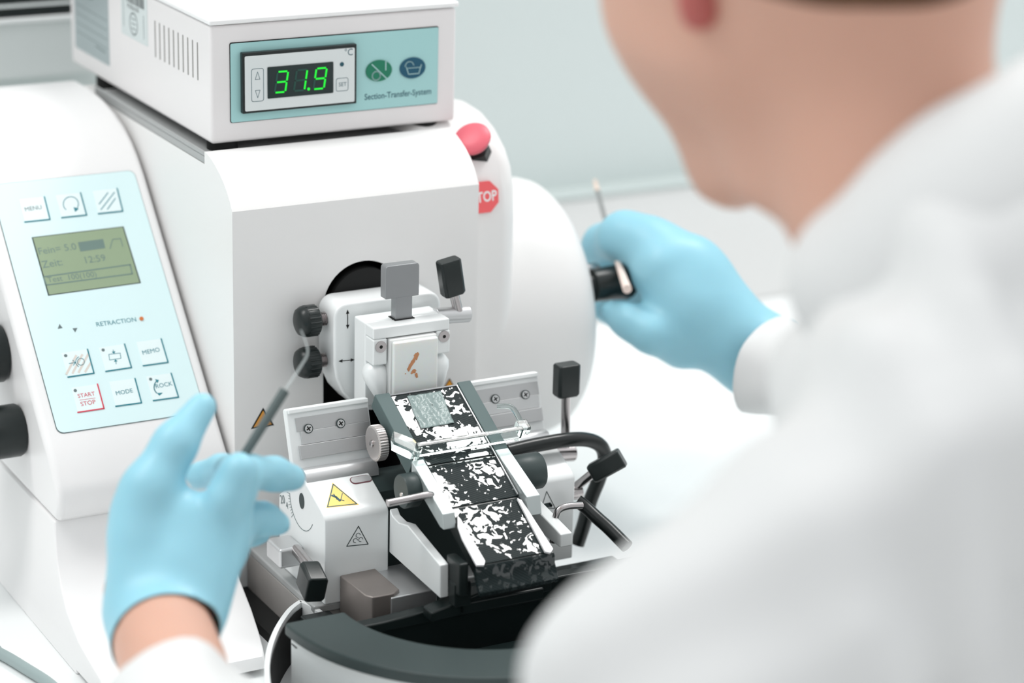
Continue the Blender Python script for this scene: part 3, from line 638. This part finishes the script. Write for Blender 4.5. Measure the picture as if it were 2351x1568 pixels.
# paraffin section lying on the trough
ps = MB(); nx, ny = 26, 26; random.seed(3)
s4 = [np.array(T(*p)) for p in ((934, 911), (1012, 899), (1043, 972), (966, 986))]
def hgt(a, b_): return .5+.28*math.sin(a*9+b_*7)*math.sin(b_*13)+.2*math.sin(a*21-b_*5)+.1*math.sin(a*40+b_*33)
top = []
for j in range(ny+1):
    for i in range(nx+1):
        a, c = i/nx, j/ny; e = .9*math.sin(c*9)*.02+.015*math.sin(a*17)
        p = s4[0]*(1-a)*(1-c)+s4[1]*a*(1-c)+s4[2]*a*c+s4[3]*(1-a)*c
        top.append(Tf.at(p[0]+e*10, p[1]+e*8, hgt(a, c)))
ps.add(top, [(j*(nx+1)+i, j*(nx+1)+i+1, (j+1)*(nx+1)+i+1, (j+1)*(nx+1)+i) for j in range(ny) for i in range(nx)])
SEC = mat('wax_section', (150, 168, 166), .25, alpha=.72, bump=.4, bscale=400)
po = tag(ps.build('paraffin_section', SEC), 'wrinkled translucent grey wax section lying on the wet black trough', 'tissue section')
sm = po.modifiers.new('s', 'SOLIDIFY'); sm.thickness = .0002

# ------------------------------------------------------------------ hoses
hp_ = [P(1165, 1037, y=-84), P(1230, 1022, y=-84), P(1300, 1010, y=-84), P(1350, 1010, y=-82), P(1380, 1025, y=-80), P(1388, 1055, y=-78), P(1375, 1100, y=-76), P(1355, 1150, y=-76), P(1340, 1205, y=-76), P(1325, 1250, y=-76)]
tag(MB().tube(hp_, 4.3, 20, 8).build('rubber_hose', RUBBER), 'black rubber hose looping from the trough out past the upright lever', 'hose', None)
hp_ = [P(1325, 1150, y=-112), P(1345, 1165, y=-116), P(1372, 1190, y=-124), P(1400, 1215, y=-132), P(1440, 1255, y=-145)]
tag(MB().tube(hp_, 3.9, 20, 8).build('rubber_hose', RUBBER), 'short black hose running down under the person\'s sleeve beside the steel wire loop', 'hose', None)

# ------------------------------------------------------------------ water bath
wbth = thing('water_bath', 'round water bath with black rim and white wall below the trough', 'water bath', (84, -200, 0))
cx, cy = 84, -148
def half(r, n=40, off=0): return [(cx+r*math.cos(math.radians(a)), cy+r*math.sin(math.radians(a))-off) for a in np.linspace(180, 360, n)]
def dring(ro, ri, z0, z1, n=48):
    b = MB(); o = half(ro, n); i = half(ri, n); rings = []
    for (a, c) in zip(o, i): rings.append([(a[0], a[1], z0), (a[0], a[1], z1), (c[0], c[1], z1), (c[0], c[1], z0)])
    b.loft(rings); return b
r_ = dring(117, 82, 44, 51); r_.build('rim', GREY, wbth, bevel=1.6, seg=4)
dring(113, 110, 0, 43).build('wall', mat('bath_white', (232, 236, 236), .4), wbth)
dring(84, 82, 14, 44).build('inner_wall', BLACK, wbth)
b = MB(); b.prism_z(half(84, 40)+[], 10, 14); b.build('basin_floor', mat('basin_dark', (66, 82, 82), .12, var=.03), wbth)
b = MB(); pp = [P(835, 1432, y=-150), P(960, 1412, y=-150), P(1080, 1385, y=-150), P(1240, 1362, y=-150)]
b.prism_y([(-30, 38), (198, 38), (198, 50), (120, 51), (60, 50), (58, 46), (20, 44), (-22, 44)], -156, -147.5); b.box(-4, 14, -148, -102, 24, 31); b.box(14, 74, -148, -140, 24, 31); b.box(74, 196, -148, -102, 24, 31); b.box(-20, 190, -150, -147.6, .2, 38); b.build('back_bar', BLACK, wbth, bevel=1.5)
b = MB(); b.prism_y([(44, 50), (72, 56), (118, 57), (118, 49), (44, 44)], -168, -157); b.box(62, 112, -170, -160, 46, 53); b.build('bath_bracket', BLACK, wbth, bevel=1.2)
# white guard wall round the bath
gt = [P(736, 1408, z=30), P(712, 1392, z=30), P(690, 1383, z=30), P(664, 1404, z=30), P(636, 1446, z=30), P(618, 1495, z=30), P(613, 1545, z=30), P(622, 1600, z=30), P(660, 1680, z=30)]
b = MB(); pts0 = [np.array(p[:2]) for p in gt]; pts = []; rings = []
for i in range(len(pts0)-1):
    p0, p1, p2, p3 = pts0[max(i-1, 0)], pts0[i], pts0[i+1], pts0[min(i+2, len(pts0)-1)]
    if i == 2: p0 = p1
    if i == 1: p3 = p2
    for t in (0, .25, .5, .75): pts.append(.5*((2*p1)+(p2-p0)*t+(2*p0-5*p1+4*p2-p3)*t*t+(3*p1-p0-3*p2+p3)*t**3))
lin = MB(); lr = []
for i, p in enumerate(pts):
    t = pts[min(i+1, len(pts)-1)]-pts[max(i-1, 0)]; t /= np.linalg.norm(t); n_ = np.array([-t[1], t[0]])*1.4
    sd = n_*(1.9/1.4)*(1 if n_@(np.array([84, -148])-p) > 0 else -1); lr.append([(p[0]+sd[0]*a, p[1]+sd[1]*a, z_) for a, z_ in ((1, .3), (1, 28), (1.25, 28), (1.25, .3))])
    rings.append([(p[0]-n_[0], p[1]-n_[1], .2), (p[0]-n_[0], p[1]-n_[1], 31), (p[0]+n_[0], p[1]+n_[1], 31), (p[0]+n_[0], p[1]+n_[1], .2)])
b.loft(rings); sg = b.build('splash_guard', mat('guard_white', (244, 246, 246), .35)); lin.loft(lr); plabel(lin.build('inner_lining', BLACKM, sg), 'black lining'); tag(sg, 'thin white curved guard wall standing round the black rimmed water bath', 'guard')
# cable on the bench bottom left
cb_ = [P(-900, 1300, z=3.4), P(-450, 1395, z=3.4), P(-60, 1478, z=3.4), P(0, 1500, z=3.4), P(60, 1535, z=3.4), P(120, 1575, z=3.4), P(180, 1640, z=3.4), P(240, 1740, z=3.4), P(280, 1880, z=3.4)]
tag(MB().tube(cb_, 3.2, 14, 6).build('cable', mat('cable_grey', (150, 165, 165), .4)), 'grey green cable lying on the white bench at the bottom left corner', 'cable')

# ------------------------------------------------------------------ the person (implicit bodies turned into continuous meshes)
def V(px, py, d): return P(px, py, d=d*1000)*MM
def sdf(pts, prims, k):
    D = None
    for a, b, ra, rb in prims:
        ab = b-a; L2 = float(ab@ab)+1e-12; t = np.clip(((pts-a)@ab)/L2, 0, 1)
        d = np.linalg.norm(pts-(a+t[:, None]*ab), axis=1)-(ra+(rb-ra)*t)
        if D is None: D = d
        else: h = np.clip(.5+.5*(D-d)/k, 0, 1); D = D*(1-h)+d*h-k*h*(1-h)
    return D
def nets(fn, lo, hi, h):
    lo = np.array(lo); n = np.ceil((np.array(hi)-lo)/h).astype(int)+1
    g = np.stack(np.meshgrid(*[lo[i]+np.arange(n[i])*h for i in range(3)], indexing='ij'), -1).reshape(-1, 3)
    F_ = np.concatenate([fn(c) for c in np.array_split(g, max(1, len(g)//200000))]).reshape(n)
    S = F_ < 0; c = n-1
    cnt = np.zeros(c); acc = np.zeros(tuple(c)+(3,))
    corners = [(i, j, k) for i in (0, 1) for j in (0, 1) for k in (0, 1)]
    sl = lambda o: tuple(slice(o[i], o[i]+c[i]) for i in range(3))
    for a in corners:
        for ax in range(3):
            if a[ax]: continue
            b = list(a); b[ax] = 1; fa, fb = F_[sl(a)], F_[sl(b)]; m = (fa < 0) != (fb < 0)
            t = np.where(m, fa/np.where(m, fa-fb, 1), 0); p = np.zeros(tuple(c)+(3,))
            for i in range(3): p[..., i] = a[i]
            p[..., ax] += t; acc += p*m[..., None]; cnt += m
    act = cnt > 0; idx = -np.ones(c, int); idx[act] = np.arange(act.sum())
    ijk = np.argwhere(act); vs = lo+(ijk+acc[act]/cnt[act][:, None])*h
    faces = []
    for ax in range(3):
        u, v = (ax+1) % 3, (ax+2) % 3
        A = [slice(0, n[i]) for i in range(3)]; B = list(A); A[ax] = slice(0, n[ax]-1); B[ax] = slice(1, n[ax])
        e = np.argwhere(S[tuple(A)] != S[tuple(B)]); flip = S[tuple(A)][tuple(e.T)]
        ok = (e[:, u] > 0) & (e[:, v] > 0) & (e[:, u] < c[u]) & (e[:, v] < c[v]) & (e[:, ax] < c[ax]); e = e[ok]; flip = flip[ok]
        q = []
        for du, dv in ((0, 0), (-1, 0), (-1, -1), (0, -1)):
            f = e.copy(); f[:, u] += du; f[:, v] += dv; q.append(idx[tuple(f.T)])
        q = np.stack(q, 1); q[~flip] = q[~flip][:, ::-1]; faces.append(q)
    return vs, np.concatenate(faces)
def body(name, prims, k, h, m, parent=None, warp=None, cuts=(), solid=0, smooth_it=4, pad=.02):
    allp = np.array([p for q in prims for p in q[:2]]); r = max(max(q[2:]) for q in prims)+pad
    fn = (lambda p: sdf(p, prims, k)+(warp(p) if warp else 0))
    vs, fs = nets(fn, allp.min(0)-r, allp.max(0)+r, h)
    me = bpy.data.meshes.new(name); me.from_pydata(vs.tolist(), [], fs.tolist())
    bm = bmesh.new(); bm.from_mesh(me)
    for _ in range(smooth_it): bmesh.ops.smooth_vert(bm, verts=bm.verts, factor=.5, use_axis_x=True, use_axis_y=True, use_axis_z=True)
    for co, no, rad in cuts:      # trim what lies beyond a plane, within rad of its centre
        near = [v for v in bm.verts if (v.co-Vector(co)).length < rad]; ns = set(near)
        fsel = [f for f in bm.faces if any(v in ns for v in f.verts)]; es = {e for f in fsel for e in f.edges}
        bmesh.ops.bisect_plane(bm, geom=list({v for f in fsel for v in f.verts})+list(es)+fsel, plane_co=Vector(co), plane_no=Vector(no), clear_outer=True)
    bmesh.ops.recalc_face_normals(bm, faces=bm.faces); bm.to_mesh(me); bm.free()
    for p in me.polygons: p.use_smooth = True
    me.materials.append(m); o = bpy.data.objects.new(name, me); COL.objects.link(o)
    if solid: s_ = o.modifiers.new('s', 'SOLIDIFY'); s_.thickness = solid; s_.offset = 0
    if parent: o.parent = parent
    return o
def pc(a, b, d0=0):      # primitive from pixel points (px, py, d, r in px)
    return (V(*a[:3]), V(*b[:3]), a[3]/FPX*a[2], b[3]/FPX*b[2])
def chain(*q): return [pc(a, b) for a, b in zip(q[:-1], q[1:])]
SKIN = mat('skin', (210, 164, 144), .5, sss=.15, var=.05, vscale=25)
COAT = mat('coat_cotton', (220, 221, 221), .85, bump=.15, bscale=1200)
GLOVE = mat('blue_nitrile', (148, 203, 220), .42, sss=.1, var=.04, vscale=40, bump=.12, bscale=120)
HAIR = mat('brown_hair', (96, 66, 44), .7, var=.3, vscale=90)
head = [pc((1790, -220, 1.02, 400), (1930, -200, .99, 390)), pc((1620, -60, 1.05, 225), (1640, 40, 1.05, 215)),
        pc((1700, 60, 1.04, 270), (1712, 370, 1.07, 88)), pc((1625, 20, 1.06, 205), (1668, 385, 1.09, 68)), pc((1780, 120, 1.01, 240), (1790, 385, 1.02, 82)), pc((1668, 385, 1.07, 70), (1790, 388, 1.02, 80)),
        pc((1610, -270, 1.09, 225), (1590, -80, 1.085, 185)), pc((1415, -170, 1.125, 26), (1385, -75, 1.13, 32)), pc((1450, -20, 1.11, 24), (1460, 0, 1.13, 24)),
        pc((1990, -60, .99, 262), (2070, 450, .99, 245)), pc((2070, 450, .99, 245), (2215, 800, .98, 255))]
LW = V(365, 1430, 1.235); LE = V(640, 2330, .98)
RW = V(1765, 820, 1.60); RE = V(2480, 1080, 1.46)
LA = (LE-LW)/np.linalg.norm(LE-LW); RA = (RE-RW)/np.linalg.norm(RE-RW)
skin = head+[pc((2250, 860, .98, 220), (2320, 1700, 1.0, 430)), pc((2250, 950, .97, 200), (2120, 1110, .9, 220)), (V(2120, 1110, .9), V(1600, 1640, .87), .034, .032), (V(1600, 1640, .87), V(1490, 2080, .87), .032, .032), (V(1490, 2080, .87), LE, .032, .032), (LE, LW-LA*.03, .034, .0238),
             (V(2250, 860, .98), V(2270, 780, 1.15), .04, .036), (V(2270, 780, 1.15), RE, .03, .026), (RE, RW-RA*.03, .024, .0205)]
pr = body('person', skin, .02, .006, SKIN)
tag(pr, 'person in white lab coat and blue gloves leaning over the microtome, seen from behind', 'person')
body('ear', [pc((1585, -130, .965, 52), (1600, 35, .972, 38)), pc((1640, -110, .965, 34), (1612, 20, .972, 30))], .01, .003, mat('ear_skin_shaded', (182, 98, 92), .5, sss=.3, var=.04), pr)  # skin tone darkened to take in the shade behind the ear
body('hair', [pc((1810, -345, 1.0, 415), (1955, -290, .975, 400)), pc((1940, -200, .955, 180), (2080, -190, .955, 190)), pc((1700, -420, 1.03, 330), (1800, -300, 1.0, 380))], .02, .006, HAIR, pr)
for a, f in ((-.93, .36), (-.45, .89)):
    ec = V(1610, -235, 1.09)+.0385*(RR[0]*a+RR[2]*f)
    body('eye', [(ec, ec+RR[0]*.0005, .006, .006)], .001, .002, mat('eye_white', (225, 225, 222), .2), pr)
# lab coat
def folds(p):
    u = p@RR[0]; v = p@RR[1]; q = p@RR[2]
    return .009*np.sin(19*(v-.45*u)+5*np.sin(9*u+2*q)+1.2)+.004*np.sin(48*(v-.35*u)+9*np.sin(16*u+3*q))+.0022*np.sin(95*(v+.5*u)+6*np.sin(22*q))
coat = [pc((2230, 650, 1.05, 250), (2260, 900, 1.05, 320)), pc((2320, 700, .93, 330), (2230, 1000, .93, 440)), pc((2200, 760, .96, 300), (2330, 1300, .97, 560)), pc((2330, 1300, .97, 560), (2360, 2200, .98, 640)),
        pc((1915, 690, .985, 72), (1935, 900, .99, 120)), pc((1960, 760, 1.03, 120), (2060, 1000, 1.0, 270)), pc((2060, 1000, .98, 300), (2150, 1500, .98, 450)),
        pc((2150, 1060, .89, 380), (1700, 1480, .87, 350)), pc((1700, 1480, .87, 350), (1565, 1620, .87, 352)),
        (V(1560, 1640, .87), V(1480, 2080, .87), .051, .052), (V(1480, 2080, .87), LE, .052, .05), (LE, LW+LA*.06-RR[0]*.002+RR[1]*.003, .05, .0305),
        (V(2250, 760, 1.12), RE+np.array([0, 0, .01]), .06, .052), (RE, RW+RA*.004, .05, .0345)]
body('lab_coat', coat, .03, .0065, COAT, pr, warp=folds, cuts=[(LW+LA*.084, -LA, .1), (RW+RA*.006, -RA, .07)], smooth_it=3, solid=.0015)
col = chain((1880, 655, 1.0, 55), (1975, 645, .97, 135), (2060, 640, .96, 205), (2260, 545, .94, 285), (2500, 410, .92, 320))
body('coat_collar', col, .02, .005, COAT, pr, smooth_it=3)
# left glove: thumb up, index bent over, middle and ring pointing right
lg = [pc((325, 1400, 1.235, 84), (332, 1180, 1.25, 78)), pc((395, 1400, 1.235, 92), (420, 1200, 1.25, 80)), pc((440, 1400, 1.235, 84), (495, 1235, 1.25, 74)),
      pc((430, 1290, 1.245, 80), (520, 1190, 1.25, 48)), (LW-LA*.01, LW+LA*.07, .0245, .0285)]
lf = [chain((330, 1230, 1.245, 75), (345, 1125, 1.245, 64), (402, 1020, 1.25, 48), (465, 933, 1.26, 33)),
      chain((485, 1225, 1.25, 58), (518, 1150, 1.243, 43), (550, 1082, 1.243, 37), (510, 1076, 1.29, 31), (458, 1092, 1.305, 32)),
      chain((520, 1215, 1.255, 50), (540, 1120, 1.25, 44), (572, 1085, 1.27, 38), (630, 1088, 1.285, 36), (672, 1098, 1.295, 31)),
      chain((520, 1260, 1.26, 50), (560, 1190, 1.285, 38), (605, 1190, 1.295, 34), (640, 1203, 1.30, 28)),
      chain((510, 1290, 1.265, 45), (535, 1230, 1.29, 34), (575, 1222, 1.31, 29), (600, 1222, 1.315, 25))]
body('glove', lg+[q for f in lf for q in f], .0058, .0026, GLOVE, pr, cuts=[(V(362, 1490, 1.222), LA, .07)], smooth_it=3, solid=.0008)
# right glove: closed round the crank handle
rg_ = [pc((1735, 825, 1.60, 88), (1590, 700, 1.60, 98)), pc((1590, 700, 1.60, 98), (1530, 620, 1.60, 82)), pc((1700, 770, 1.60, 80), (1590, 610, 1.60, 68)), pc((1600, 640, 1.60, 75), (1490, 560, 1.61, 62)), pc((1640, 790, 1.61, 60), (1540, 740, 1.61, 78)), (RW-RA*.012, RW+RA*.03, .0265, .0275)]
rf = [chain((1510, 575, 1.61, 62), (1435, 545, 1.62, 56), (1385, 560, 1.655, 42), (1352, 600, 1.68, 34), (1350, 640, 1.69, 30)),
      chain((1530, 620, 1.62, 60), (1465, 590, 1.65, 46), (1410, 600, 1.68, 36), (1375, 640, 1.69, 32)),
      chain((1540, 680, 1.62, 60), (1480, 650, 1.66, 42), (1425, 665, 1.68, 36), (1385, 690, 1.68, 32)),
      chain((1545, 730, 1.62, 60), (1480, 720, 1.65, 42), (1430, 720, 1.665, 34), (1392, 712, 1.66, 30)),
      chain((1565, 780, 1.60, 66), (1495, 765, 1.585, 42), (1445, 738, 1.59, 36), (1402, 716, 1.60, 27))]
body('glove', rg_+[q for f in rf for q in f], .008, .0028, GLOVE, pr, cuts=[(RW+RA*.008, RA, .05)], smooth_it=3, solid=.0008)

# brushes
b = thing('brush', 'dark grey brush handle held upright in the left gloved hand', 'brush', V(560, 1045, 1.262)*1000)
MB().tube([V(520, 1110, 1.262)*1000, V(654, 896, 1.275)*1000], [2.2, 2.6], 20).build('handle', mat('handle_grey', (84, 96, 96), .4), b, bevel=.3)
MB().tube([V(654, 896, 1.275)*1000, V(690, 842, 1.28)*1000, V(706, 812, 1.28)*1000, V(702, 785, 1.28)*1000, V(690, 757, 1.28)*1000], [.9, .6, .55, .5, .3], 10, 5).build('bristle_tip', mat('bristle', (205, 212, 212), .4, alpha=.5), b)
b = thing('brush', 'thin brush with pale wooden handle held in the gloved hand on the crank', 'brush', V(1405, 560, 1.59)*1000)
MB().tube([V(1407, 570, 1.635)*1000, V(1440, 664, 1.572)*1000], [1.4, 2.9], 16).build('handle', mat('pale_wood', (244, 224, 214), .5, var=.05, vscale=200), b)
MB().tube([V(1372, 440, 1.72)*1000, V(1407, 570, 1.635)*1000], [1.5, 1.5], 16).build('ferrule', STEEL, b)
MB().tube([V(1366, 415, 1.74)*1000, V(1372, 440, 1.72)*1000], [1.1, 1.7], 12).build('bristles', mat('pale_bristle', (228, 205, 190), .7, var=.05), b)
